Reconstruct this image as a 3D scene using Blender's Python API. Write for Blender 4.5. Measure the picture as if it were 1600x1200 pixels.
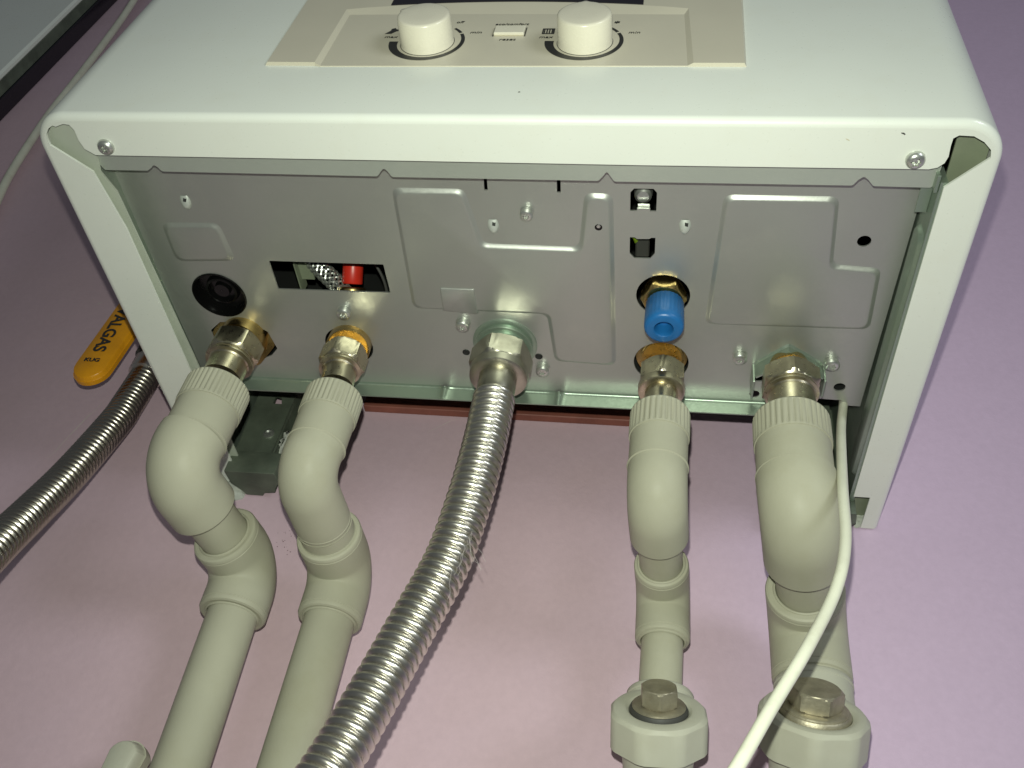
import bpy, math, random
from mathutils import Vector, Matrix
random.seed(7)
for o in list(bpy.data.objects): bpy.data.objects.remove(o)
SC = bpy.context.scene
COL = SC.collection
MM = 0.001
# ------------------------------------------------------------------ camera
cam_d = bpy.data.cameras.new('camera'); cam = bpy.data.objects.new('camera', cam_d); COL.objects.link(cam)
cam_d.sensor_width = 36.0; cam_d.lens = 33.43; cam_d.clip_start = 0.01; cam_d.clip_end = 50
RX = Vector((0.98698, 0.07496, 0.14229)); RD = Vector((0.05027, 0.69660, -0.71569)); RF = Vector((-0.15276, 0.71353, 0.68377))
CP = Vector((275.8, -195.43, -333.16)) * MM
cam.matrix_world = Matrix(((RX.x, -RD.x, -RF.x, CP.x), (RX.y, -RD.y, -RF.y, CP.y), (RX.z, -RD.z, -RF.z, CP.z), (0, 0, 0, 1)))
SC.camera = cam
# ------------------------------------------------------------------ world and lamps
w = bpy.data.worlds.new('World'); SC.world = w; w.use_nodes = True
bg = w.node_tree.nodes['Background']; bg.inputs[0].default_value = (0.86, 0.93, 1.0, 1); bg.inputs[1].default_value = 0.085
fd = bpy.data.lights.new('phone_flash', 'SPOT'); fd.energy = 7.5; fd.color = (0.94, 1.0, 0.85); fd.shadow_soft_size = 0.0025; fd.spot_size = math.radians(118); fd.spot_blend = 1.0
fl = bpy.data.objects.new('phone_flash', fd); COL.objects.link(fl)
fl.location = CP - RD * 0.024 - RX * 0.003
fl.rotation_euler = (RF * 0.96 + RD * 0.13 + RX * 0.05).to_track_quat('-Z', 'Y').to_euler()
ad = bpy.data.lights.new('room_lamp', 'AREA'); ad.shape = 'DISK'; ad.size = 0.6; ad.energy = 9.5; ad.color = (0.88, 0.95, 1.0)
al = bpy.data.objects.new('room_lamp', ad); COL.objects.link(al)
al.location = (1.55, -1.25, 0.0)
al.rotation_euler = (Vector((0.2, 0, 0.05)) - Vector(al.location)).to_track_quat('-Z', 'Y').to_euler()
SC.view_settings.view_transform = 'Standard'; SC.view_settings.look = 'None'
SC.view_settings.exposure = 0.0; SC.view_settings.gamma = 1.0
SC.render.engine = 'CYCLES'

# ------------------------------------------------------------------ materials
def mat(name, col, rough=0.5, metal=0.0, var=0.06, scale=60.0, bump=0.0, bscale=400.0, rvar=0.08, col2=None, spec=0.5, coat=0.0,
        dirt=None, dirt_amt=0.0, dirt_scale=25.0, sss=0.0):
    m = bpy.data.materials.new(name); m.use_nodes = True
    nt = m.node_tree; N = nt.nodes; L = nt.links
    b = N['Principled BSDF']
    b.inputs['Metallic'].default_value = metal
    b.inputs['Specular IOR Level'].default_value = spec
    b.inputs['Coat Weight'].default_value = coat
    b.inputs['Coat Roughness'].default_value = 0.08
    tc = N.new('ShaderNodeTexCoord')
    n1 = N.new('ShaderNodeTexNoise'); n1.inputs['Scale'].default_value = scale; n1.inputs['Detail'].default_value = 5
    L.new(tc.outputs['Object'], n1.inputs['Vector'])
    mx = N.new('ShaderNodeMix'); mx.data_type = 'RGBA'
    c2 = col2 or tuple(min(1, c * (1 - 2 * var)) for c in col)
    rmp = N.new('ShaderNodeMapRange'); rmp.inputs[1].default_value = 0.35; rmp.inputs[2].default_value = 0.65
    L.new(n1.outputs['Fac'], rmp.inputs[0]); L.new(rmp.outputs[0], mx.inputs[0])
    mx.inputs[6].default_value = (*col, 1); mx.inputs[7].default_value = (*c2, 1)
    out = mx.outputs[2]
    if dirt:
        n3 = N.new('ShaderNodeTexNoise'); n3.inputs['Scale'].default_value = dirt_scale; n3.inputs['Detail'].default_value = 8; n3.inputs['Roughness'].default_value = 0.7
        L.new(tc.outputs['Object'], n3.inputs['Vector'])
        r3 = N.new('ShaderNodeMapRange'); r3.inputs[1].default_value = 0.52; r3.inputs[2].default_value = 0.78; r3.inputs[4].default_value = dirt_amt
        L.new(n3.outputs['Fac'], r3.inputs[0])
        m3 = N.new('ShaderNodeMix'); m3.data_type = 'RGBA'; L.new(r3.outputs[0], m3.inputs[0]); L.new(out, m3.inputs[6]); m3.inputs[7].default_value = (*dirt, 1)
        out = m3.outputs[2]
    L.new(out, b.inputs['Base Color'])
    n2 = N.new('ShaderNodeTexNoise'); n2.inputs['Scale'].default_value = bscale; n2.inputs['Detail'].default_value = 4
    L.new(tc.outputs['Object'], n2.inputs['Vector'])
    r2 = N.new('ShaderNodeMapRange'); r2.inputs[3].default_value = max(0.02, rough - rvar); r2.inputs[4].default_value = min(1, rough + rvar)
    L.new(n2.outputs['Fac'], r2.inputs[0]); L.new(r2.outputs[0], b.inputs['Roughness'])
    if bump:
        bp = N.new('ShaderNodeBump'); bp.inputs['Strength'].default_value = bump; bp.inputs['Distance'].default_value = 0.001
        L.new(n2.outputs['Fac'], bp.inputs['Height']); L.new(bp.outputs[0], b.inputs['Normal'])
    if sss: b.inputs['Subsurface Weight'].default_value = sss; b.inputs['Subsurface Radius'].default_value = (0.003, 0.003, 0.002)
    return m
M = {}
M['enamel'] = mat('white_enamel', (0.78, 0.81, 0.735), 0.30, var=0.015, scale=14, bump=0.006, bscale=600, coat=0.15, dirt=(0.62, 0.56, 0.36), dirt_amt=0.10, dirt_scale=38)
M['frame'] = mat('grey_enamel', (0.50, 0.54, 0.45), 0.45, var=0.06, scale=40)
M['fascia'] = mat('beige_plastic', (0.62, 0.58, 0.46), 0.33, var=0.02, scale=30, bump=0.03, bscale=2500)
M['cream'] = mat('cream_plastic', (0.78, 0.74, 0.60), 0.26, var=0.03, scale=50)
M['print'] = mat('black_print', (0.03, 0.03, 0.028), 0.4)
M['window'] = mat('dark_window', (0.012, 0.010, 0.016), 0.12)
M['pp'] = mat('grey_polypropylene', (0.415, 0.405, 0.31), 0.42, spec=0.10, var=0.05, scale=22, bump=0.05, bscale=1200, dirt=(0.30, 0.28, 0.17), dirt_amt=0.28, dirt_scale=30, sss=0.0)
M['pp_light'] = mat('pale_polypropylene', (0.46, 0.455, 0.37), 0.45, spec=0.12, var=0.05, scale=30, dirt=(0.33, 0.30, 0.2), dirt_amt=0.25)
M['plug'] = mat('worn_plated_brass', (0.46, 0.42, 0.31), 0.48, metal=0.75, var=0.15, scale=150, rvar=0.12, bump=0.15, bscale=900, dirt=(0.24, 0.19, 0.11), dirt_amt=0.5, dirt_scale=160)
M['smudge'] = mat('brown_smudge', (0.60, 0.56, 0.40), 0.6)
M['brass'] = mat('brass', (0.66, 0.48, 0.19), 0.30, metal=1, var=0.18, scale=120, rvar=0.12)
M['nickel'] = mat('nickel_plate', (0.66, 0.60, 0.44), 0.30, metal=1, var=0.10, scale=90, rvar=0.1, dirt=(0.35, 0.26, 0.12), dirt_amt=0.5, dirt_scale=140)
M['steel'] = mat('stainless_steel', (0.70, 0.67, 0.60), 0.30, metal=1, var=0.04, scale=40, rvar=0.03)
M['zinc'] = mat('bright_zinc', (0.66, 0.68, 0.63), 0.33, metal=0.85, var=0.1, scale=300)
M['dark'] = mat('black_rubber', (0.004, 0.004, 0.004), 0.25, spec=0.35)
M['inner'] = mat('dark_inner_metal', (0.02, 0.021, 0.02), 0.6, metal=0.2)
M['olive'] = mat('olive_primer', (0.22, 0.25, 0.17), 0.5, var=0.08)
M['blue'] = mat('blue_plastic', (0.014, 0.15, 0.42), 0.38, var=0.1, scale=80, bump=0.1, bscale=1500)
M['red'] = mat('red_plastic', (0.62, 0.03, 0.015), 0.35)
M['orange'] = mat('orange_rubber', (0.86, 0.37, 0.008), 0.36, var=0.08, scale=60, dirt=(0.4, 0.13, 0.01), dirt_amt=0.4)
M['cable'] = mat('white_cable', (0.74, 0.74, 0.60), 0.38, var=0.05, scale=60, dirt=(0.45, 0.42, 0.3), dirt_amt=0.45, dirt_scale=70)
M['plaster'] = mat('white_plaster', (0.58, 0.60, 0.54), 0.9, var=0.15, scale=120, bump=1.0, bscale=350)
M['bracket'] = mat('dark_galvanised', (0.15, 0.18, 0.135), 0.5, metal=0.35, var=0.18, scale=60, bump=0.1, bscale=500, dirt=(0.2, 0.2, 0.16), dirt_amt=0.35)
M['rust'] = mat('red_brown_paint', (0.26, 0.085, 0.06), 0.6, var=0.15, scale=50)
M['rubber'] = mat('dark_gasket', (0.05, 0.05, 0.045), 0.6)
M['greenwire'] = mat('yellow_green_insulation', (0.35, 0.55, 0.03), 0.4)
M['lint'] = mat('grey_lint', (0.55, 0.50, 0.48), 0.9)
M['ptfe'] = mat('white_tape', (0.62, 0.62, 0.52), 0.7)

# galvanised sheet: metal with diffuse bloom, faint spangle, smears
def galv(name, col, rough, metal):
    m = mat(name, col, rough, metal=metal, var=0.05, scale=9, bump=0.03, bscale=700, rvar=0.12, dirt=(0.60, 0.62, 0.54), dirt_amt=0.38, dirt_scale=20)
    return m
M['galv'] = galv('galvanised_sheet', (0.48, 0.495, 0.46), 0.42, 0.68)
M['galv_l'] = galv('galvanised_lip', (0.50, 0.54, 0.48), 0.45, 0.5)
M['tab'] = mat('bright_pressed_steel', (0.66, 0.70, 0.64), 0.4, metal=0.45)
M['gasnut'] = mat('dull_steel', (0.52, 0.50, 0.41), 0.34, metal=1, var=0.1, rvar=0.1, dirt=(0.3, 0.25, 0.15), dirt_amt=0.4, dirt_scale=120)
M['steel_d'] = mat('dull_stainless_steel', (0.44, 0.41, 0.35), 0.25, metal=1, var=0.05, rvar=0.03)
M['galv_g'] = galv('galvanised_edge', (0.34, 0.42, 0.34), 0.36, 0.7)

# painted wall
def wall_mat():
    m = bpy.data.materials.new('lilac_wall_paint'); m.use_nodes = True
    nt = m.node_tree; N = nt.nodes; L = nt.links; b = N['Principled BSDF']; b.inputs['Roughness'].default_value = 0.55
    tc = N.new('ShaderNodeTexCoord')
    def noise(sc, det=5, rg=0.6):
        n = N.new('ShaderNodeTexNoise'); n.inputs['Scale'].default_value = sc; n.inputs['Detail'].default_value = det; n.inputs['Roughness'].default_value = rg
        L.new(tc.outputs['Object'], n.inputs['Vector']); return n
    a = noise(5, 3); r = N.new('ShaderNodeMapRange'); r.inputs[1].default_value = 0.38; r.inputs[2].default_value = 0.62
    L.new(a.outputs['Fac'], r.inputs[0])
    mx = N.new('ShaderNodeMix'); mx.data_type = 'RGBA'; L.new(r.outputs[0], mx.inputs[0])
    mx.inputs[6].default_value = (0.60, 0.435, 0.485, 1); mx.inputs[7].default_value = (0.61, 0.46, 0.61, 1)
    sp = N.new('ShaderNodeSeparateXYZ'); L.new(tc.outputs['Object'], sp.inputs[0]); gx = N.new('ShaderNodeMapRange'); gx.inputs[1].default_value = 0.2; gx.inputs[2].default_value = 0.42; gx.interpolation_type = 'SMOOTHSTEP'
    L.new(sp.outputs['X'], gx.inputs[0]); md = N.new('ShaderNodeMath'); md.operation = 'MULTIPLY_ADD'; md.inputs[1].default_value = 0.22; md.use_clamp = True
    L.new(r.outputs[0], md.inputs[0]); L.new(gx.outputs[0], md.inputs[2]); L.new(md.outputs[0], mx.inputs[0])
    c = noise(260, 3); r2 = N.new('ShaderNodeMapRange'); r2.inputs[3].default_value = 0.93; r2.inputs[4].default_value = 1.06
    L.new(c.outputs['Fac'], r2.inputs[0])
    mm = N.new('ShaderNodeMix'); mm.data_type = 'RGBA'; mm.blend_type = 'MULTIPLY'; mm.inputs[0].default_value = 1
    L.new(mx.outputs[2], mm.inputs[6]); L.new(r2.outputs[0], mm.inputs[7]); L.new(mm.outputs[2], b.inputs['Base Color'])
    d = noise(18, 4, 0.55); e = noise(420, 3, 0.6)
    ad_ = N.new('ShaderNodeMath'); ad_.operation = 'MULTIPLY_ADD'; ad_.inputs[1].default_value = 0.10
    L.new(e.outputs['Fac'], ad_.inputs[0]); L.new(d.outputs['Fac'], ad_.inputs[2])
    bp = N.new('ShaderNodeBump'); bp.inputs['Strength'].default_value = 0.35; bp.inputs['Distance'].default_value = 0.003
    L.new(ad_.outputs[0], bp.inputs['Height']); L.new(bp.outputs[0], b.inputs['Normal'])
    return m
M['wall'] = wall_mat()

# ------------------------------------------------------------------ helpers
def finish(me, name, m, parent=None, smooth=True, ang=35):
    me.materials.clear(); me.materials.append(m)
    if smooth:
        me.polygons.foreach_set('use_smooth', [True] * len(me.polygons)); me.set_sharp_from_angle(angle=math.radians(ang))
    me.update()
    o = bpy.data.objects.new(name, me); COL.objects.link(o)
    if parent: o.parent = parent
    return o
def mesh(name, vs, fs, m, parent=None, smooth=True, ang=35):
    me = bpy.data.meshes.new(name)
    me.from_pydata([(v[0] * MM, v[1] * MM, v[2] * MM) for v in vs], [], fs)
    return finish(me, name, m, parent, smooth, ang)
def thing(name, label, cat, group=None, kind=None):
    o = bpy.data.objects.new(name, None); COL.objects.link(o); o.empty_display_size = 0.02
    o['label'] = label; o['category'] = cat
    if group: o['group'] = group
    return o
def tag(o, label, cat, group=None):
    o['label'] = label; o['category'] = cat
    if group: o['group'] = group
    return o
class MB:
    def __init__(s): s.v = []; s.f = []
    def add(s, vs, fs):
        k = len(s.v); s.v += [tuple(v) for v in vs]; s.f += [tuple(i + k for i in f) for f in fs]; return s
    def build(s, name, m, parent=None, smooth=True, ang=35): return mesh(name, s.v, s.f, m, parent, smooth, ang)
    def box(s, x0, x1, y0, y1, z0, z1, b=0.0):
        if b <= 0:
            vs = [(x, y, z) for x in (x0, x1) for y in (y0, y1) for z in (z0, z1)]
            return s.add(vs, [(0, 1, 3, 2), (4, 6, 7, 5), (0, 4, 5, 1), (2, 3, 7, 6), (0, 2, 6, 4), (1, 5, 7, 3)])
        vs = []; idx = {}
        for i, x in enumerate((x0, x1)):
            for j, y in enumerate((y0, y1)):
                for k, z in enumerate((z0, z1)):
                    sx, sy, sz = (1, -1)[i], (1, -1)[j], (1, -1)[k]
                    idx[i, j, k] = len(vs)
                    vs += [(x, y + sy * b, z + sz * b), (x + sx * b, y, z + sz * b), (x + sx * b, y + sy * b, z)]
        g = lambda i, j, k, a: idx[i, j, k] + a
        fs = [(g(0,0,0,0), g(0,0,1,0), g(0,1,1,0), g(0,1,0,0)), (g(1,0,0,0), g(1,1,0,0), g(1,1,1,0), g(1,0,1,0)),
              (g(0,0,0,1), g(1,0,0,1), g(1,0,1,1), g(0,0,1,1)), (g(0,1,0,1), g(0,1,1,1), g(1,1,1,1), g(1,1,0,1)),
              (g(0,0,0,2), g(0,1,0,2), g(1,1,0,2), g(1,0,0,2)), (g(0,0,1,2), g(1,0,1,2), g(1,1,1,2), g(0,1,1,2))]
        for i in (0, 1):
            for j in (0, 1): fs.append((g(i,j,0,0), g(i,j,1,0), g(i,j,1,1), g(i,j,0,1)))
        for i in (0, 1):
            for k in (0, 1): fs.append((g(i,0,k,0), g(i,1,k,0), g(i,1,k,2), g(i,0,k,2)))
        for j in (0, 1):
            for k in (0, 1): fs.append((g(0,j,k,1), g(1,j,k,1), g(1,j,k,2), g(0,j,k,2)))
        for i in (0, 1):
            for j in (0, 1):
                for k in (0, 1): fs.append((g(i,j,k,0), g(i,j,k,1), g(i,j,k,2)))
        return s.add(vs, fs)
def fix(o):
    import bmesh
    bm = bmesh.new(); bm.from_mesh(o.data); bmesh.ops.recalc_face_normals(bm, faces=bm.faces); bm.to_mesh(o.data); bm.free(); return o
def frames(pts):
    n = len(pts); T = []
    for i in range(n):
        a = pts[max(0, i - 1)]; b = pts[min(n - 1, i + 1)]; T.append((b - a).normalized())
    u = Vector((1, 0, 0)) if abs(T[0].x) < 0.8 else Vector((0, 1, 0))
    u = (u - T[0] * u.dot(T[0])).normalized(); F = []
    for i in range(n):
        u = (u - T[i] * u.dot(T[i])).normalized(); F.append((u, T[i].cross(u)))
    return F
def sweep(pts, rad, n=40, cap=True, mb=None):
    """surface along pts; rad = radius per point, or a function of angle per point"""
    mb = mb or MB(); pts = [Vector(p) for p in pts]; F = frames(pts); vs = []; fs = []
    for p, (u, v), r in zip(pts, F, rad):
        for k in range(n):
            a = 2 * math.pi * k / n; rr = r(a) if callable(r) else r
            vs.append(p + (u * math.cos(a) + v * math.sin(a)) * rr)
    for i in range(len(pts) - 1):
        for k in range(n):
            k2 = (k + 1) % n; fs.append((i * n + k, i * n + k2, (i + 1) * n + k2, (i + 1) * n + k))
    if cap:
        fs.append(tuple(range(n - 1, -1, -1))); q = (len(pts) - 1) * n; fs.append(tuple(range(q, q + n)))
    mb.add(vs, fs); return mb
def lathe(c, axis, prof, n=40, cap=True, mb=None, up=None):
    """rings (distance along axis, radius) around axis from c; repeated stations allowed"""
    mb = mb or MB(); c = Vector(c); ax = Vector(axis).normalized()
    u = Vector(up) if up else (Vector((1, 0, 0)) if abs(ax.x) < 0.8 else Vector((0, 1, 0)))
    u = (u - ax * u.dot(ax)).normalized(); v = ax.cross(u); vs = []; fs = []
    for d, r in prof:
        for k in range(n):
            a = 2 * math.pi * k / n; rr = r(a) if callable(r) else r
            vs.append(c + ax * d + (u * math.cos(a) + v * math.sin(a)) * rr)
    for i in range(len(prof) - 1):
        for k in range(n):
            k2 = (k + 1) % n; fs.append((i * n + k, i * n + k2, (i + 1) * n + k2, (i + 1) * n + k))
    if cap:
        fs.append(tuple(range(n - 1, -1, -1))); q = (len(prof) - 1) * n; fs.append(tuple(range(q, q + n)))
    mb.add(vs, fs); return mb
def poly_r(ap, rmax, sides=6, rot=0.0):
    s = 2 * math.pi / sides
    return lambda a: min(ap / math.cos(((a + rot) % s) - s / 2), rmax)
def hexnut(c, axis, ap, h, n=72, ch=1.6, rot=0.0, sides=6, mb=None):
    rc = ap / math.cos(math.pi / sides)
    return lathe(c, axis, [(0, poly_r(ap, ap * 0.98, sides, rot)), (ch * .45, poly_r(ap, ap * 1.05, sides, rot)), (ch, poly_r(ap, rc, sides, rot)), (h - ch, poly_r(ap, rc, sides, rot)),
                           (h - ch * .45, poly_r(ap, ap * 1.05, sides, rot)), (h, poly_r(ap, ap * 0.98, sides, rot))], n=n, mb=mb)
def catmull(P, step=1.0):
    P = [Vector(p) for p in P]; P = [P[0] * 2 - P[1]] + P + [P[-1] * 2 - P[-2]]; out = []
    for i in range(1, len(P) - 2):
        a, b, c, d = P[i - 1:i + 3]; m = max(2, int((c - b).length / step))
        for k in range(m):
            t = k / m; out.append(0.5 * ((2 * b) + (c - a) * t + (2 * a - 5 * b + 4 * c - d) * t * t + (3 * b - a - 3 * c + d) * t ** 3))
    out.append(P[-2]); return out
def resample(P, step):
    out = [P[0]]; acc = 0.0
    for a, b in zip(P, P[1:]):
        L = (b - a).length; pos = 0.0
        while acc + (L - pos) >= step:
            pos += step - acc; acc = 0.0; out.append(a.lerp(b, pos / L))
        acc += L - pos
    return out
def rounded(poly, r, seg=6):
    """round the corners of a 2D polygon; r number or list"""
    out = []; n = len(poly)
    for i in range(n):
        p = Vector(poly[i]); a = Vector(poly[i - 1]); b = Vector(poly[(i + 1) % n]); rr = r[i] if isinstance(r, (list, tuple)) else r
        if rr <= 0: out.append(tuple(p)); continue
        u = (a - p); v = (b - p); lu, lv = u.length, v.length; u.normalize(); v.normalize()
        ang = u.angle(v); t = min(rr / math.tan(ang / 2), lu * .49, lv * .49)
        p0 = p + u * t; p2 = p + v * t
        for k in range(seg + 1):
            s = k / seg; out.append(tuple(p0 * (1 - s) ** 2 + p * 2 * s * (1 - s) + p2 * s * s))
    return out
def circle(cx, cy, r, n=32, sy=1.0): return [(cx + r * math.cos(2 * math.pi * k / n), cy + sy * r * math.sin(2 * math.pi * k / n)) for k in range(n)]
def sheet(name, outer, holes, th, z, m, parent=None, bev=0.0, mtx=None):
    """flat plate with holes: outline in mm in its own plane, lower face at z, thickness th upward"""
    cu = bpy.data.curves.new(name, 'CURVE'); cu.dimensions = '2D'; cu.fill_mode = 'BOTH'; cu.extrude = th / 2 - bev; cu.bevel_depth = bev; cu.bevel_resolution = 2
    cu.offset = -bev
    for pl in [outer] + holes:
        s = cu.splines.new('POLY'); s.points.add(len(pl) - 1)
        for i, p in enumerate(pl): s.points[i].co = (p[0], p[1], 0, 1)
        s.use_cyclic_u = True
    t = bpy.data.objects.new('tmp', cu); COL.objects.link(t)
    dg = bpy.context.evaluated_depsgraph_get(); dg.update()
    me = bpy.data.meshes.new_from_object(t.evaluated_get(dg), depsgraph=dg); bpy.data.objects.remove(t); bpy.data.curves.remove(cu)
    me.name = name
    X = Matrix.Translation((0, 0, z + th / 2))
    if mtx: X = mtx @ X
    me.transform(Matrix.Scale(MM, 4) @ X)
    return finish(me, name, m, parent, True, 40)
def text(body, size, m, parent, mtx, name='lettering', depth=0.12, sx=1.0, shear=0.0, align='CENTER', bold=0.0):
    cu = bpy.data.curves.new(name, 'FONT'); cu.body = body; cu.size = size; cu.extrude = depth; cu.align_x = align; cu.align_y = 'CENTER'; cu.shear = shear; cu.offset = bold
    t = bpy.data.objects.new('tmp', cu); COL.objects.link(t)
    dg = bpy.context.evaluated_depsgraph_get(); dg.update()
    me = bpy.data.meshes.new_from_object(t.evaluated_get(dg), depsgraph=dg); bpy.data.objects.remove(t); bpy.data.curves.remove(cu)
    me.name = name; me.transform(Matrix.Scale(MM, 4) @ mtx @ Matrix.Diagonal((sx, 1, 1, 1)))
    return finish(me, name, m, parent, False)
def boss(name, poly, r, h, slope, m, parent, place, close=True):
    """pressed panel standing h proud of a sheet, with soft rolled edges. place(x, y, height)->3D"""
    vs = []; fs = []; K = 6; base = Vector((sum(p[0] for p in poly) / len(poly), sum(p[1] for p in poly) / len(poly)))
    n0 = len(poly); area = sum(poly[i][0] * poly[(i + 1) % n0][1] - poly[(i + 1) % n0][0] * poly[i][1] for i in range(n0))
    if area < 0: poly = poly[::-1]
    def off(d):
        out = []
        for i in range(n0):
            p = Vector(poly[i]); a = (p - Vector(poly[i - 1])).normalized(); b = (Vector(poly[(i + 1) % n0]) - p).normalized()
            na = Vector((-a.y, a.x)); nb = Vector((-b.y, b.x)); mt = (na + nb); k = 1 + na.dot(nb)
            out.append(tuple(p + mt * (d / k)))
        return out
    rr = r
    ring0 = None; rings = []
    for k in range(K + 1):
        t = k / K; d = slope * t; hh = h * (0.5 - 0.5 * math.cos(math.pi * t))
        ring = rounded(off(d), max(rr, 0.5), 6); rings.append([place(x, y, hh if k else -0.15) for x, y in ring])
    n = len(rings[0])
    for rg in rings: vs += rg
    for k in range(K):
        for i in range(n):
            j = (i + 1) % n; fs.append((k * n + i, k * n + j, (k + 1) * n + j, (k + 1) * n + i))
    fs.append(tuple(range(K * n, K * n + n)))
    me = bpy.data.meshes.new(name); me.from_pydata([(v[0] * MM, v[1] * MM, v[2] * MM) for v in vs], [], fs)
    o = finish(me, name, m, parent, True, 60); fix(o)
    import bmesh
    return o

# ------------------------------------------------------------------ wall
WY = 255.0
o = mesh('wall', [(-1800, WY, -1500), (1800, WY, -1500), (1800, WY, 1800), (-1800, WY, 1800)], [(0, 1, 2, 3)], M['wall'], smooth=False)
o['kind'] = 'structure'; o['label'] = 'lilac pink painted wall behind the boiler'

M['scuff'] = mat('pale_scuff', (0.66, 0.56, 0.56), 0.8)
M['speck'] = mat('dark_speck', (0.16, 0.09, 0.11), 0.8)
wall = o
def wall_mark(pts, w0, m, name):
    mbx = MB(); n_ = len(pts); vs = []
    for i, (x, z) in enumerate(pts):
        a = pts[max(0, i - 1)]; b = pts[min(n_ - 1, i + 1)]; d = Vector((b[0] - a[0], b[1] - a[1])).normalized(); ww = w0 * (1 - abs(2 * i / (n_ - 1) - 1) ** 2 * .9) * random.uniform(.5, 1.2)
        vs += [(x - d.y * ww, WY - .05, z + d.x * ww), (x + d.y * ww, WY - .05, z - d.x * ww)]
    mbx.add(vs, [(2 * i, 2 * i + 1, 2 * i + 3, 2 * i + 2) for i in range(n_ - 1)]); mbx.build(name, m, wall, False)
def wob(a, b, n_=9, k=.5): return [(a[0] + (b[0] - a[0]) * i / n_ + random.uniform(-k, k), a[1] + (b[1] - a[1]) * i / n_ + random.uniform(-k, k)) for i in range(n_ + 1)]
wall_mark(wob((-98, 62), (-113, 10), 12, .6), .55, M['scuff'], 'scratch')
wall_mark(wob((-106, 74), (-96, 92), 6, .5), .35, M['scuff'], 'scratch')
wall_mark(wob((131, 52), (150, 66), 8, .7), .28, M['scuff'], 'scratch')
wall_mark(wob((262, -80), (290, -86), 8, .4), .22, M['scuff'], 'scratch')
wall_mark(wob((-150, 160), (-146, 163), 3, .4), .8, M['scuff'], 'chip')
mbx = MB()
for i in range(20):
    cx_, cz_, sp_ = random.choice([(66, -38, 3.5), (64, -32, 2.5), (67, -44, 3)]); x = random.gauss(cx_, sp_); z = random.gauss(cz_, sp_); q = random.uniform(.12, .42)
    mbx.add([(x + q * math.cos(t), WY - .05, z + q * math.sin(t)) for t in (0, 1.3, 2.4, 3.6, 5.0)], [(0, 1, 2, 3, 4)])
o = mbx.build('speck', M['speck'], wall, False); o['kind'] = 'stuff'

# ------------------------------------------------------------------ boiler
B = thing('wall_boiler', 'white wall-hung gas boiler with control knobs, seen from below with bare metal underside', 'boiler')
def offset_outline(d, r=17.0):
    """plan outline of the casing, inset by d, from wall left round the front to wall right"""
    rr = r - d; out = [(d, WY - 1.0)]; out.append((d, 180)); out.append((d, 100))
    for k in range(13):
        a = math.pi + (math.pi / 2) * k / 12; out.append((r + rr * math.cos(a), r + rr * math.sin(a)))
    for k in range(1, 8): out.append((17 + 366 * k / 8, d))
    for k in range(13):
        a = -math.pi / 2 + (math.pi / 2) * k / 12; out.append((400 - r + rr * math.cos(a), r + rr * math.sin(a)))
    out += [(400 - d, 100), (400 - d, 180), (400 - d, WY - 1.0)]; return out
R_EDGE = 3.2
rings = [(0, 720), (0, 300), (0, R_EDGE)] + [(R_EDGE * (1 - math.cos(t)), R_EDGE * (1 - math.sin(t))) for t in [math.pi / 2 * k / 6 for k in range(1, 7)]]
mb = MB(); n = None
for i, (d, z) in enumerate(rings):
    ol = offset_outline(d); n = len(ol); mb.v += [(x, y, z) for x, y in ol]
for i in range(len(rings) - 1):
    for k in range(n - 1): mb.f.append((i * n + k, (i + 1) * n + k, (i + 1) * n + k + 1, i * n + k + 1))
# top cover and inner skin give the casing real thickness
k0 = len(mb.v); ol = offset_outline(1.0); mb.v += [(x, y, 719) for x, y in ol] + [(x, y, 1.0) for x, y in offset_outline(1.2)]
for k in range(n - 1): mb.f.append((k0 + k, k0 + k + 1, k0 + n + k + 1, k0 + n + k))
k1 = len(mb.v); mb.v += [(x, y, 720) for x, y in offset_outline(0)]; mb.f.append(tuple(range(k1, k1 + n)))
casing = mb.build('casing', M['enamel'], B, ang=50); fix(casing)

fl_in = [(24.4, 157.5), (24.1, 60), (20.2, 28.5), (5.4, 15.2), (5.3, 12.5), (6.1, 9.6), (8.2, 7.0), (11.0, 5.4), (12.2, 6.0), (16.3, 4.6), (19.0, 5.0), (20.3, 7.6), (20.2, 12.8), (21.2, 16.9), (25.2, 19.9), (156.9, 20.4), (263.7, 20.9),
         (374.3, 20.8), (377.3, 20.0), (379.4, 18.0), (380.2, 15.1), (379.9, 10.4), (380.0, 7.2), (381.8, 5.9), (387.1, 6.2), (391.3, 8.6), (394.6, 12.0), (395.4, 15.4), (381.8, 29.0), (382.3, 226.3), (390.8, 226.3), (390.8, WY - 1.2)]
outer = offset_outline(R_EDGE)
poly = outer + fl_in[::-1] + [(24.8, WY - 1.2)]
flange = sheet('bottom_flange', poly, [], 1.0, 0.0, M['enamel'], B)
sheet('side_frame', [(3, 17), (4.3, 11.5), (7.4, 7.4), (11.5, 4.8), (22, 4.2), (22.3, 24), (20.8, 31.4), (24.6, 42), (27.3, 152), (27.3, 254), (3, 254)], [], 0.9, 4.2, M['frame'], B)
sheet('side_frame', [(384.0, 7.6), (391.5, 7.6), (395.4, 12), (396.8, 17), (397, 254), (384.0, 254)], [], 0.9, 8.5, M['olive'], B)
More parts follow.
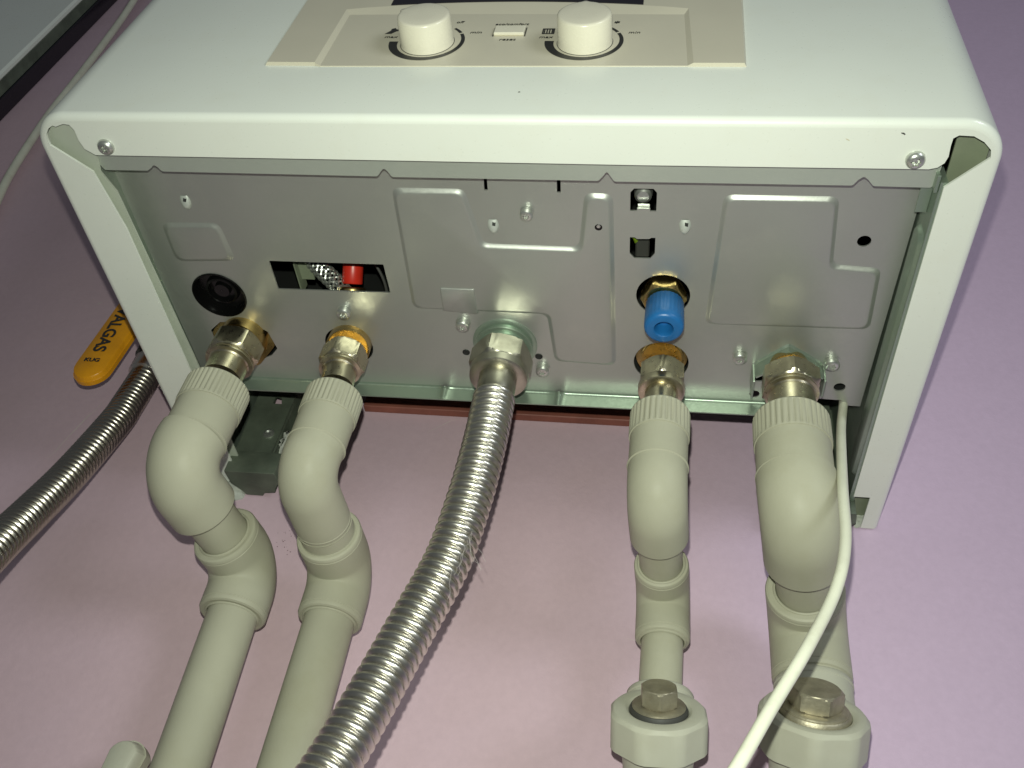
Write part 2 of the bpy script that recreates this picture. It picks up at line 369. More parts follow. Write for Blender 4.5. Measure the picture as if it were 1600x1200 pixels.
sheet('front_lip', rounded([(19.8, 5), (380.2, 5), (380.4, 24), (378.9, 32.7), (356.6, 32.4), (354.2, 29.5), (352.3, 27.9), (350.4, 29.5), (348.6, 32.3), (253.0, 32.4), (251.2, 29.5), (249.9, 27.4), (248.6, 29.5), (246.4, 32.2), (157.0, 32.1), (155.6, 29.3), (154.1, 27.6), (152.6, 29.3), (150.6, 31.9),
       (50.4, 31.3), (49.2, 29.3), (47.6, 27.8), (46.0, 29.3), (43.6, 31.0), (22.6, 31.0), (20, 25)], [0, 0, 0, 1.2, 1.5, 1, 1, 1, 1.5, 1.5, 1, 1, 1, 1.5, 1.5, 1, 1, 1, 1.5, 1.5, 1, 1, 1, 1.5, 1, 1], 3), [], 0.8, 5.2, M['galv_l'], B, bev=0.0)

# ---- bottom plate
H = 18.0
P = {'p1': (49.5, 141.5), 'p2': (110.0, 141.5), 'gas': (196.0, 141.0), 'p4': (276.5, 145.0), 'p5': (338.5, 143.0)}
holes = [rounded([(80.4, 91.2), (139.6, 91.2), (140.1, 109.3), (80.6, 109.6)], .5, 2),
         [(259.2, 46.4), (260.8, 44.4), (269.2, 44.4), (270.7, 46.4), (270.7, 56.2), (268.0, 56.2), (268.0, 54.8), (262.2, 54.8), (262.2, 56.2), (259.2, 56.2)],
         [(259.3, 70.7), (261.5, 70.7), (262.5, 71.6), (268, 71.4), (269, 70.7), (270.8, 70.7), (270.8, 79.6), (268.8, 82.6), (261.5, 82.6), (259.3, 79.8)],
         circle(46.8, 115.2, 14.2), circle(275.5, 104.8, 12.8), circle(P['p2'][0] + .6, 147.5, 13.2), circle(276.2, 149.5, 13.9),
         circle(361.2, 69.5, 3.0, 20), circle(365.9, 161.2, 2.9, 20), circle(324.8, 169.2, 2.6, 16),
         [(194.7, 36.5), (196.1, 36.5), (195.8, 46.8), (194.2, 46.8)], [(227.2, 36.5), (228.8, 36.5), (228.6, 47.2), (226.9, 47.2)],
         rounded([(33.5, 141), (41, 134.5), (57, 133.2), (66.5, 140), (68.8, 152.5), (64, 158), (54, 163), (36, 158)], 1.2, 3),
         rounded([(323.4, 149), (337.6, 136.0), (354.6, 147.5), (354.6, 158), (323.4, 160)], 1.0, 3)]
sheet('bottom_plate', [(16.5, 24), (380, 24), (378.2, 174.5), (370.2, 174.2), (368.4, 170.6), (354.6, 170.2), (354.6, 175.4), (232, 175.4), (112.5, 176.8), (18.5, 178.5)], holes, 0.8, H, M['galv'], B)
# rear fold of the plate, with the small gusset dimples along the bend
mb = MB(); xs = sorted([22 + (332 * k / 60) for k in range(61)] + [c + dd for c in (159.8, 222.8, 284.4) for dd in (-2.6, -1.7, -1.1, -.5, 0, .55, 1.15, 1.75, 2.65)])
prof = [(-1.4, 0.0), (-0.6, -0.15), (0, -0.7), (0.25, -1.8), (0.35, -8.6), (1.1, -8.6), (1.1, 0)]
for x in xs:
    yb = 177.2 - 1.9 * (x - 22) / 332
    dent = max([math.exp(-((x - c) / 1.7) ** 2) for c in (159.8, 222.8, 284.4)])
    for j, (dy, dz) in enumerate(prof): mb.v.append((x, yb + dy + (-1.8 * dent if j in (1, 2, 3) else 0), H + dz - (1.2 * dent if j in (0, 1, 2) else 0)))
for i in range(len(xs) - 1):
    for j in range(6): a = i * 7 + j; mb.f.append((a, a + 1, a + 8, a + 7))
fix(mb.build('rear_fold', M['galv_g'], B, ang=60))
pl_down = lambda x, y, h: (x, y, H - h)
boss('raised_panel', [(30.2, 69.0), (61.3, 68.2), (63.4, 92.2), (29.9, 93.8)], 5, 1.2, 2.8, M['galv'], B, pl_down)
boss('raised_panel', [(151.0, 46.0), (185.3, 46.0), (191.3, 76.2), (235.6, 76.8), (238.8, 46.7), (252.0, 47.2), (253.6, 153.6), (221.1, 152.2), (218.6, 119.8), (150.0, 119.3)], 4.6, 1.4, 2.7, M['galv'], B, pl_down)
boss('raised_patch', [(166.0, 103.0), (184.4, 103.0), (184.6, 120.6), (165.6, 119.0)], 0.7, 1.9, 0.9, M['galv'], B, pl_down)
boss('raised_panel', [(299.0, 46.3), (347.4, 46.2), (350.4, 82.4), (371.6, 83.9), (373.4, 121.5), (295.8, 122.2)], 4.6, 1.4, 2.6, M['galv'], B, pl_down)
for cx, cy in ((48.0, 57.0), (196.6, 66.5), (283.6, 64.2)):   # lanced louvre tabs
    vs = []; fs = []; K = 10
    for i in range(K + 1):
        t = i / K
        for j in range(9):
            a = math.pi * j / 8; wv = 2.6 * math.sin(math.pi * (0.18 + 0.82 * t) / 1.02) ** 0.6
            vs.append((cx + wv * math.cos(a), cy - 4 + 8 * t, H + 0.05 - 2.5 * math.sin(a) * (math.sin(math.pi * min(1, t * 1.0) * .5 + .15)) * (1 - t ** 6)))
    for i in range(K):
        for j in range(8): a = i * 9 + j; fs.append((a, a + 1, a + 10, a + 9))
    fix(mesh('louvre_tab', vs, fs, M['tab'], B, ang=70))
    mb = MB(); mb.add([(cx - .2, cy - 3.6, H - .06), (cx + 1.5, cy - 3.2, H - .06), (cx + 1.3, cy - 1.6, H - 2.1), (cx - .1, cy - 2.0, H - 2.15)], [(0, 1, 2, 3)]); mb.build('louvre_slot', M['inner'], B, False)
for cx, cy in ((174.6, 148.6), (213.2, 149.2), (193.2, 130.3)):
    lathe((cx, cy, H + .1), (0, 0, -1), [(0, 2.0), (.35, 2.0), (.55, 1.7), (.25, 1.3), (.2, .2)], 20).build('rivet', M['inner'], B)
lathe((245.2, 64.6, H - 1.42), (0, 0, -1), [(0, 1.75), (.04, 1.7), (.05, .1)], 20).build('hole_shade_disc', M['dark'], B)  # flat black disc paints the shade of a small hole in the boss
lathe((245.2, 64.1, H - 1.46), (0, 0, -1), [(0, .9), (.03, .8), (.04, .1)], 16).build('hole_glint_disc', M['zinc'], B)  # small bright disc paints the highlight seen at that hole
# side returns of the chassis tray
mb = MB(); mb.box(16.6, 17.6, 24, 252, 5.3, 150); mb.build('tray_side', M['galv_g'], B)
mb = MB(); mb.box(380.6, 383.4, 27.5, 250, 1.15, 150); mb.build('tray_side', M['galv_g'], B)
sl = lambda x, y, h: (380.6 - h, x, y)
boss('pressed_rib', [(54, 1.6), (214, 1.6), (214, 14.6), (54, 14.6)], 5, 1.8, 2.0, M['galv_g'], B, sl)
mb = MB(); mb.box(375.8, 380.5, 26, 47, 8.5, 9.3, .2); mb.box(379.0, 380.5, 25, 33, 2, 9, .2); mb.build('corner_tab', M['galv_g'], B)
# chassis interior seen through openings
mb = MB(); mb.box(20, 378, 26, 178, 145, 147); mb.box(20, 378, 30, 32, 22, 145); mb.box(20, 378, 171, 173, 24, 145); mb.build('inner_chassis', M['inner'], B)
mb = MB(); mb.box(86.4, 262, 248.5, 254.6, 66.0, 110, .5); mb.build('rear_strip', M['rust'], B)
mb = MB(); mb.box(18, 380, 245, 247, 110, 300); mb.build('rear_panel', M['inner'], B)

# grommet in the left hole
lathe((46.8, 115.2, H - .6), (0, 0, 1), [(.5, 14.6), (0, 14.5), (-.1, 13.9), (4.0, 13.0), (6.2, 12.4), (6.4, 9.0), (3.6, 8.4), (3.4, 7.2), (6.5, 6.6), (6.6, 4.4), (4.0, 4.0), (4.0, 0.1)], 48, cap=False).build('cable_grommet', M['dark'], B)
# things behind the slot
pts = catmull([(78, 100, 52), (88, 108, 46), (97, 114.5, 40), (105, 121, 36), (111, 128, 33)], .5)
bh = MB(); N_ = 20
for sgn in (1, -1):
    for st in range(7):
        q = []; Fm = frames([Vector(p) for p in pts])
        for i_, (p, (u, v)) in enumerate(zip(pts, Fm)):
            a = sgn * i_ * .16 + st * 2 * math.pi / 7; q.append(Vector(p) + (u * math.cos(a) + v * math.sin(a)) * (4.3 + .35 * math.sin(i_ * .16 * 7 + sgn)))
        sweep(q, [.62] * len(q), 6, mb=bh)
bh.build('braided_hose', M['zinc'], B)
sweep(pts, [4.0] * len(pts), 14).build('hose_core', M['dark'], B)
lathe((113.2, 119.8, 36), (0.02, -0.75, .66), [(0, 5.0), (.6, 5.4), (13, 5.4), (14, 5.0), (14.1, 1)], 24).build('red_valve_cap', M['red'], B)
lathe((113.4, 121.4, 34.5), (0.02, -0.75, .66), [(-7, 5.2), (-4, 5.6), (-2.6, 7.0), (-.8, 7.2), (0.2, 6.8), (.6, 5.6)], 28).build('brass_collar', M['brass'], B)
mb = MB(); mb.box(84, 91, 110, 121, 40, 41); mb.box(83.3, 84, 104, 128, 36, 44); mb.box(88, 101, 127, 131, 36, 37); mb.build('inner_bracket', M['olive'], B)
pts = catmull([(123, 108, 44), (127, 114, 42), (129.5, 121, 40), (130.5, 130, 38)], 1)
sweep(pts, [.8] * len(pts), 8).build('copper_wire', M['rubber'], B)
# clip seen in the front square opening, wire and plug in the rear one
lathe((264.6, 51.6, 22), (0, .1, 1), [(0, .3), (.2, 2.6), (1.4, 3.8), (4, 4.2), (8, 4.2)], 24).build('earth_screw', M['zinc'], B)
mb = MB(); mb.box(262.4, 267.8, 53.6, 56.6, 19.2, 20.0, .15); mb.build('contact_tab', M['zinc'], B)
mb = MB(); mb.box(261.5, 268, 78, 90, 28, 40, .6); mb.build('connector_block', M['rubber'], B)
pts = catmull([(258, 74, 26), (261, 77, 27), (262, 82, 30)], .8); sweep(pts, [1.3] * len(pts), 10).build('earth_wire', M['greenwire'], B)

# ---- screws
def torx(a0, r1, r2): return lambda a: r1 + (r2 - r1) * (0.5 + 0.5 * math.cos(6 * a + a0)) ** 1.3
def pan_screw(c, r=3.3, sc=1.0):
    mbs = lathe(c, (0, 0, -1), [(0, r), (.4, r * 1.0), (1.2, r * .96), (2.0, r * .80), (2.4, r * .60), (2.45, torx(0, r * .36, r * .56)), (2.0, torx(0, r * .32, r * .52)), (1.1, torx(0, r * .28, r * .48)), (1.0, .2)], 48)
    return mbs
for cx, cy in ((32.2, 15.4), (368.4, 16.4)):
    mbs = pan_screw((cx, cy, -0.05), 3.7); mbs.build('casing_screw', M['zinc'], B, ang=30)
first = None
for cx, cy, rr in ((212.8, 58.0, 2.9), (113.2, 122.8, 3.5), (175.4, 128.0, 3.4), (214.9, 157.8, 3.4), (314.8, 142.2, 3.3), (359.2, 143.6, 3.6)):
    mbs = MB()
    lathe((cx, cy, H + .1), (0, 0, -1), [(0, rr * 1.15), (.4, rr * 1.15), (.6, rr * .95), (.9, rr * .92), (1.0, rr * 1.06), (1.6, rr * 1.08), (1.7, rr * .98)], 32, mb=mbs, cap=False)
    lathe((cx, cy, H - 1.5), (0, 0, -1), [(0, rr * .96), (.1, rr * 1.02), (1.6, rr * 1.02), (2.1, rr * .86), (2.3, rr * .62), (2.3, torx(0, rr * .32, rr * .56)), (1.4, torx(0, rr * .28, rr * .50)), (1.3, .2)], 48, mb=mbs)
    mbs.build('sheet_screw', M['zinc'], B, ang=30)

# ---- filling tap with blue cap
lathe((275.8, 104.0, 34), (0, 0, -1), [(-8, 7), (0, 7), (0, 9)], 24).build('tap_stem', M['brass'], B)
tn = hexnut((275.8, 104.5, 22.0), (0, 0, -1), 9.4, 9.0, rot=math.radians(0)).build('tap_nut', M['brass'], B, ang=28)
rib = lambda base: (lambda a: base * (1 + .012 * math.cos(28 * a)))
cap = lathe((276.6, 105.2, 12.5), (0, 0, -1), [(0, 6.5), (0.2, 8.4), (.8, rib(8.9)), (12, rib(9.1)), (13.5, 9.2), (16.2, 9.1), (17.4, 8.4), (17.8, 7.4), (17.9, 4.7), (17.4, 4.3), (15, 4.1), (10, 4.0), (10, .1)], 112).build('blue_cap', M['blue'], B, ang=50)

# ---- control fascia on the front (plane y = 0, facing -y); local x,z
FR = Matrix(((1, 0, 0, 0), (0, 0, 1, 0), (0, 1, 0, 0), (0, 0, 0, 1)))     # sheet x->x, y->z, thickness z->y
def arch_z(x):
    t = (x - 119.2) / 161.2; return 95.0 - 2.6 * t + 7.0 * math.sin(math.pi * min(1, max(0, t))) ** 0.8
arch = [(119.2, 95.0)] + [(119.2 + 161.2 * k / 16, arch_z(119.2 + 161.2 * k / 16)) for k in range(1, 16)] + [(280.4, 92.4)]
inner_arch = [(121.4, 91.8)] + [(121.4 + (278.6 - 121.4) * k / 16, 91.8 - 2.9 * k / 16 + 0.6 * math.sin(math.pi * k / 16)) for k in range(1, 16)] + [(278.6, 88.9)]
cp = MB()
YO, YI = -1.6, -0.4
def fr(p, y): return (p[0], y, p[1])
# recessed face
flo = [(121.2, 41.8)] + inner_arch + [(280.8, 41.6)]
cp.add([fr(p, YI) for p in flo], [tuple(range(len(flo)))])
# slopes from recess to the outer face
out_path = [(118.6, 42.8)] + arch + [(283.2, 41.8)]; in_path = flo
vs = [fr(p, YO) for p in out_path] + [fr(p, YI) for p in in_path]; k = len(out_path)
cp.add(vs, [(i, i + 1, k + i + 1, k + i) for i in range(k - 1)])
# outer face (left, over, right)
outl = [(96.0, 42.8)] + [(95.2, 160.0)] * 1
topz = 175.0
left_top = (95.0, topz); right_top = (304.6, topz)
op = [fr(p, YO) for p in out_path]; base = len(op)
tops = [(out_path[0][0] + (out_path[-1][0] - out_path[0][0]) * i / (k - 1), topz) for i in range(k)]
op2 = [fr((p[0], topz), YO) for p in out_path]
cp.add(op + op2, [(i, i + 1, k + i + 1, k + i) for i in range(1, k - 2)])
cp.add([fr(p, YO) for p in [(96.4, 43.2), (118.6, 42.8), (119.2, 95.0), (119.2, topz), (96.4, topz)]], [(0, 1, 2, 3, 4)])
cp.add([fr(p, YO) for p in [(283.2, 41.8), (303.8, 41.6), (303.8, topz), (280.4, topz), (280.4, 92.4)]], [(0, 1, 2, 3, 4)])
# rims back to the casing
rim = [(96.4, topz), (96.4, 43.2), (118.6, 42.8)]; rim2 = [(283.2, 41.8), (303.8, 41.6), (303.8, topz)]
for rm in (rim, rim2):
    g = 1.3 if rm is rim else -1.3
    for a, b in zip(rm, rm[1:]):
        sx = (-1.2 if rm is rim else 1.0)
        a2 = (a[0] + (sx if a[0] in (96.4, 303.8) else 0), a[1] - (.4 if a[1] < 50 else 0)); b2 = (b[0] + (sx if b[0] in (96.4, 303.8) else 0), b[1] - (.4 if b[1] < 50 else 0))
        cp.add([fr(a, YO), fr(b, YO), fr(b2, 0.2), fr(a2, 0.2)], [(0, 1, 2, 3)])
cp.add([fr((121.2, 41.8), YI), fr((280.8, 41.6), YI), fr((280.8, 41.4), .2), fr((121.2, 41.6), .2)], [(0, 1, 2, 3)])
cp.add([fr((118.6, 42.8), YO), fr((118.6, 42.4), .2), fr((121.2, 41.6), .2), fr((121.2, 41.8), YI)], [(0, 1, 2, 3)])
cp.add([fr((283.2, 41.8), YO), fr((283.2, 41.4), .2), fr((280.8, 41.4), .2), fr((280.8, 41.6), YI)], [(0, 1, 2, 3)])
fascia = fix(cp.build('control_fascia', M['fascia'], B, ang=25))
dpts = [(140.5 + 119.5 * k / 14, arch_z(140.5 + 119.5 * k / 14) + .5) for k in range(15)]
sheet('display_window', dpts + [(260.0, 150), (140.5, 150)], [], 0.5, -2.05, M['window'], fascia, mtx=FR)
# writing on the fascia: x, z in mm
FT = Matrix(((1, 0, 0, 0), (0, 0, -1, 0), (0, 1, 0, 0), (0, 0, 0, 1)))
def ftext(s, x, z, size, sx=1.25, bold=-0.035): return text(s, size, M['print'], fascia, Matrix.Translation((x, YI - .14, z)) @ FT, sx=sx, shear=0.18, bold=bold)
ftext('max', 147.2, 68.4, 2.9, 1.25); ftext('off', 176.8, 82.6, 2.9, 1.1); ftext('min', 186.0, 72.4, 2.9, 1.3)
ftext('eco/comfort', 201.4, 80.2, 2.7, 1.14); ftext('reset', 201.3, 65.4, 2.9, 1.25)
ftext('max', 218.4, 67.4, 2.9, 1.25); ftext('min', 257.2, 71.4, 2.9, 1.25)
ftext('*', 248.6, 80.4, 5.0, 1.1, .08)
def arc(cx, cz, r, a0, a1, w0, w1, gap=None):
    mbx = MB(); n = 60; vs = []
    for k in range(n + 1):
        t = k / n; a = a0 + (a1 - a0) * t; wd = w0 + (w1 - w0) * t ** 0.8
        for rr in (r, r - wd): vs += [(cx + rr * math.cos(a), YI - .12, cz + rr * math.sin(a))]
    fs = [(2 * i, 2 * i + 1, 2 * i + 3, 2 * i + 2) for i in range(n) if not (gap and gap[0] < (a0 + (a1 - a0) * (i + .5) / n) < gap[1])]
    mbx.add(vs, fs); return mbx
def knob(cx, cz, ptr):
    arc(cx - .5, cz + .8, 17.3, math.pi - .02, 2 * math.pi + math.radians(50), 4.2, 1.3, (2 * math.pi + math.radians(25), 2 * math.pi + math.radians(31))).build('dial_scale', M['print'], fascia, False)
    lathe((cx, YI - .05, cz), (0, -1, 0), [(0, 12.35), (.1, 12.3), (.12, 11.5)], 64, cap=False).build('knob_recess', M['rubber'], fascia)
    def prr(r):
        def f(a):
            d = abs((a - ptr + math.pi) % (2 * math.pi) - math.pi); return r + 1.1 * math.exp(-(d / .10) ** 2)
        return f
    kb = lathe((cx, YI, cz), (0, -1, 0), [(0, 12.1), (1.2, 12.0), (1.5, prr(11.9)), (12.2, prr(11.75)), (12.8, prr(11.5)), (13.15, prr(11.0)), (13.3, 10.2), (13.4, 5), (13.42, .2)], 96, up=(1, 0, 0)).build('knob', M['cream'], fascia, ang=40)
    fix(kb); return kb
# angle runs from +x; axis -y makes v = axis x u
knob(165.4, 63.0, math.radians(155)); knob(236.2, 62.8, math.radians(92))
kk = MB(); kk.box(194.6, 208.4, YI - 1.6, YI, 69.0, 76.4, .4); fix(kk.build('reset_button', M['cream'], fascia))
kk = MB(); kk.box(194.0, 194.5, YI - .2, YI, 68.6, 76.8); kk.box(208.5, 209.0, YI - .2, YI, 68.6, 76.8); kk.build('button_gap', M['rubber'], fascia)
# icons: tap at the left knob, radiator at the right knob
ic = MB()
ic.add([(x_, YI - .12, z_) for x_, z_ in [(143.4, 71.6), (146.6, 71.6), (148.6, 74.0), (152.8, 75.4), (152.8, 76.2), (148.2, 76.0), (147.4, 77.4), (145.8, 76.6), (145.6, 74.6)]], [tuple(range(9))]); ic.build('tap_icon', M['print'], fascia, False)
ic = MB()
for q in range(4): ic.box(216.9 + q * 1.15, 217.5 + q * 1.15, YI - .12, YI, 71.0, 75.4)
ic.box(216.2, 221.8, YI - .125, YI, 75.0, 75.9); ic.box(216.2, 221.8, YI - .125, YI, 70.6, 71.3); ic.box(221.0, 221.8, YI - .12, YI, 71.3, 75.0); ic.box(216.2, 216.8, YI - .12, YI, 71.3, 75.0); ic.build('radiator_icon', M['print'], fascia, False)
# marks on the enamel
for (x, y, z, s) in ((213.0, -.06, 20.2, .45), (361.9, 5.4, -.05, .6), (342.0, 8.1, -.05, .5)):
    mk = MB(); a = [(s * math.cos(t) * random.uniform(.6, 1.3), s * math.sin(t) * random.uniform(.5, 1.2)) for t in [k * math.pi / 4 for k in range(8)]]
    if y < 0: mk.add([(x + p, y, z + q) for p, q in a], [tuple(range(8))])
    else: mk.add([(x + p * 1.6, y + q * .7 + p * .8, z) for p, q in a], [tuple(range(8))])
    mk.build('paint_chip', M['smudge' if x == 342.0 else 'rubber'], B, False)

# ------------------------------------------------------------------ fittings and pipes
def elbow_path(c1, c2, z0, zend, rb, e1, y2in, rb2=None):
    """vertical run at c1 down to a bend, horizontal run towards c2, bend, run down"""
def arc_pts(p0, corner, p1, rb, n=16):
    """points rounding a corner: start tangent, end tangent"""
    c = Vector(corner); u = (Vector(p0) - c).normalized(); v = (Vector(p1) - c).normalized()
    ang = u.angle(v); t = rb / math.tan(ang / 2); a = c + u * t; b = c + v * t
    ctr = c + (u + v).normalized() * (rb / math.sin(ang / 2)); ea = a - ctr; eb = b - ctr; tot = ea.angle(eb); out = []
    for k in range(n + 1):
        s = k / n; out.append(ctr + (ea * math.sin((1 - s) * tot) + eb * math.sin(s * tot)) / math.sin(tot))
    return out
def fit_elbow(name, start, corner, end, r, m, par, bore, lip0=True, lip1=True, rb=None):
    start, corner, end = Vector(start), Vector(corner), Vector(end); rb = rb or r * 1.02
    A = arc_pts(start, corner, end, rb, 18); d0 = (corner - start).normalized(); d1 = (end - corner).normalized()
    pts = []; rad = []
    def add(p, r_): pts.append(Vector(p)); rad.append(r_)
    if lip0: add(start + d0 * 2.5, bore); add(start - d0 * .5, bore + .1); add(start - d0 * .75, bore + .6); add(start - d0 * .4, bore + 1.1); add(start + d0 * .1, bore + 1.3); add(start, r - 1.5); add(start + d0 * .5, r - .5); add(start + d0 * 1.5, r); add(start + d0 * 2.5, r); add(start + d0 * 2.7, r - .3); add(start + d0 * 3.0, r - .3); add(start + d0 * 3.3, r)
    else: add(start, r)
    for q in A: add(q, r)
    if lip1: add(end - d1 * 3.3, r); add(end - d1 * 3.0, r - .3); add(end - d1 * 2.7, r - .3); add(end - d1 * 2.5, r); add(end - d1 * 1.5, r); add(end - d1 * .5, r - .5); add(end, r - 1.5); add(end - d1 * .1, bore + 1.3); add(end + d1 * .4, bore + 1.1); add(end + d1 * .75, bore + .6); add(end + d1 * .5, bore + .1); add(end - d1 * 2.5, bore)
    else: add(end - d1 * .8, r); add(end - d1 * .15, r - .35); add(end, r - 1.2); add(end + d1 * .02, bore)
    # frames use neighbouring points, so keep them monotone: use explicit tangents
    F = []; n = len(pts); T = []
    for i in range(n):
        if (pts[i] - start).dot(d0) < (A[0] - start).dot(d0) - .01 and i < n // 2: T.append(d0)
        elif (end - pts[i]).dot(d1) < (end - A[-1]).dot(d1) - .01 and i >= n // 2: T.append(d1)
        else:
            a = pts[max(0, i - 1)]; b = pts[min(n - 1, i + 1)]; t = (b - a)
            T.append(t.normalized() if t.length > .5 else (d0 if i < n // 2 else d1))
    u = Vector((1, 0, 0)); mbx = MB(); N_ = 48; vs = []; fs = []
    for i in range(n):
        u = (u - T[i] * u.dot(T[i])).normalized(); v = T[i].cross(u)
        for k in range(N_):
            a = 2 * math.pi * k / N_; vs.append(pts[i] + (u * math.cos(a) + v * math.sin(a)) * rad[i])
    for i in range(n - 1):
        for k in range(N_): k2 = (k + 1) % N_; fs.append((i * N_ + k, i * N_ + k2, (i + 1) * N_ + k2, (i + 1) * N_ + k))
    mbx.add(vs, fs); return fix(mbx.build(name, m, par, ang=28))
def ribs(r, depth=.5, n=40): return lambda a: r - depth * (0.5 + 0.5 * math.cos(n * a)) ** 2
def adapter(c, z0, z1, z2, r, bore, par, nr=40):
    """ribbed collar z0..z1, smooth sleeve to z2 (going down)"""
    return fix(lathe((c[0], c[1], z0), (0, 0, -1), [(3, bore), (0.1, bore + .2), (0, bore + 1), (0, r - 1.2), (.4, r - .3), (1.0, ribs(r, .1, nr)), (1.6, ribs(r + .1, .75, nr)), (z0 - z1 - 1.6, ribs(r + .1, .75, nr)), (z0 - z1 - .9, ribs(r, .1, nr)), (z0 - z1, r - .15), (z0 - z1 + .1, r - .6), (z0 - z2 - 1.2, r - .7), (z0 - z2 - .8, r - .15), (z0 - z2 - .4, r - .1), (z0 - z2 - .1, r - .5), (z0 - z2 + .3, r - .9), (z0 - z2 + .6, r - 2)], 240, cap=False).build('threaded_adapter', M['pp'], par, ang=30))
def fitting(c, par, ap, z_nut, h_nut, r_neck, r_in, rot=0.0, dx=0.0, dy=4.0, lean=0.0):
    lathe((c[0] + dx, c[1] + dy, H + 14), (-dx / (H + 14 - z_nut), -dy / (H + 14 - z_nut), -1), [(0, r_in), (8, r_in), (8.1, r_in - .8), (9, r_in - .8), (9.1, r_in), (10.4, r_in), (10.5, r_in - .8), (11.4, r_in - .8), (11.5, r_in), (H + 14 - z_nut + 1, r_in)], 40).build('brass_tail', M['brass'], par)
    hexnut((c[0], c[1], z_nut), (0, 0, -1), ap, h_nut, rot=rot).build('union_nut', M['nickel'], par, ang=24)
    lathe((c[0], c[1], z_nut - h_nut + .3), (lean, 0, -1), [(0, ap * .98), (1.0, ap * 1.0), (1.4, ap * .93), (1.8, ap * .99), (2.8, ap * 1.0), (3.3, ap * .88), (3.4, r_neck + .5), (4.2, r_neck), (14, r_neck)], 48).build('brass_neck', M['nickel'], par, ang=30)

PIPE_END = -420
def pipe_run(pts, r, par, name='pipe_section', mt='pp'):
    P_ = [Vector(p) for p in pts]; q = []
    for a, b in zip(P_, P_[1:]):
        m_ = max(1, int((b - a).length / 15)); q += [a.lerp(b, k / m_) for k in range(m_)]
    q.append(P_[-1]); return sweep(q, [r] * len(q), 40).build(name, M[mt], par)

# 1: left pipe
A1 = thing('water_pipe', 'leftmost grey plastic pipe with thick double elbow, nearest the left edge of the boiler', 'pipe', 'grey plastic water pipes under the boiler')
c1 = (53.0, 141.0)
fitting(c1, A1, 12.6, 9.5, 13.0, 10.2, 12.0, rot=math.radians(8))
adapter((54.2, 141), -24.5, -41, -59, 16.4, 11, A1, 40)
e2 = (66.5, 221.0, -77.5)
e1 = (50.6, 141.0, -77.5); dr = (Vector(e2) - Vector(e1)).normalized()
fit_elbow('elbow', (53.6, 141, -58.5), e1, Vector(e1) + dr * 31, 16.8, M['pp'], A1, 12.6, lip0=False, lip1=False)
pipe_run([Vector(e1) + dr * 24, Vector(e1) + dr * 60], 12.6, A1)
fit_elbow('elbow', Vector(e2) - dr * 29, e2, (67.0, 221.4, -107), 17.2, M['pp'], A1, 12.7)
pipe_run([(67.0, 221.4, -100), (71.0, 220, -180), (80, 216, PIPE_END)], 12.8, A1)
# 2: second pipe
A2 = thing('water_pipe', 'second grey plastic pipe from the left, slimmer, beside the dark wall bracket', 'pipe', 'grey plastic water pipes under the boiler')
c2 = (113.0, 141.0)
fitting((113.6, 141), A2, 10.8, 7.0, 12.0, 8.6, 11.6, rot=math.radians(22), dx=-4.0, dy=9, lean=.1)
adapter((116.4, 141), -25.5, -41, -59, 14.4, 9.5, A2, 36)
e2 = (118.0, 221.0, -75.0); e1 = (114.6, 141.0, -75.5); dr = (Vector(e2) - Vector(e1)).normalized()
fit_elbow('elbow', (116.4, 141, -58.5), e1, Vector(e1) + dr * 39, 13.8, M['pp'], A2, 12.6, lip0=False, lip1=True)
pipe_run([Vector(e1) + dr * 30, Vector(e1) + dr * 60], 13.6, A2, 'reducer_sleeve')
fit_elbow('elbow', Vector(e2) - dr * 33, e2, (118.2, 221.2, -105), 16.4, M['pp'], A2, 12.6)
pipe_run([(118.2, 221.2, -98), (119.8, 220, -180), (124, 216, PIPE_END)], 12.8, A2)
# 4: cold water pipe, slim with strainer
A4 = thing('water_pipe', 'slimmest grey plastic pipe under the blue cap, with a brass plugged strainer', 'pipe', 'grey plastic water pipes under the boiler')
c4 = (277.0, 141.0)
lathe((276.4, 149, H + 10), (0, -.3, -1), [(0, 10.5), (1, 13.2), (6, 13.4), (6.4, 11.0), (9, 11.0), (9.2, 10.2), (10.2, 10.2), (10.4, 11.0), (11.6, 11.0), (11.8, 10.2), (13, 10.2)], 40).build('brass_tail', M['brass'], A4)
hexnut((c4[0], c4[1] + 1, 5.5), (0, 0, -1), 10.4, 12.5, rot=math.radians(30)).build('union_nut', M['nickel'], A4, ang=24)
lathe((c4[0], c4[1] + .5, -6.8), (0, 0, -1), [(0, 11.0), (.8, 11.4), (4.0, 11.2), (4.6, 10.2), (4.8, 8.0), (17, 8.0)], 48).build('brass_neck', M['nickel'], A4)
adapter(c4, -25.5, -41.5, -59, 14.0, 9, A4, 32)
e1 = (277.2, 141.0, -75.5); e2 = (283.0, 218.0, -74.5); dr = (Vector(e2) - Vector(e1)).normalized()
fit_elbow('elbow', (277.0, 141, -58.5), e1, Vector(e1) + dr * 28.5, 13.4, M['pp'], A4, 10.3, lip0=False, lip1=False)
pipe_run([Vector(e1) + dr * 22, Vector(e1) + dr * 60], 10.2, A4)
fit_elbow('elbow', Vector(e2) - dr * 26, e2, (283.4, 218.0, -101.5), 13.0, M['pp'], A4, 10.2)
pipe_run([(283.4, 218, -95), (283.2, 218, -132)], 9.9, A4)
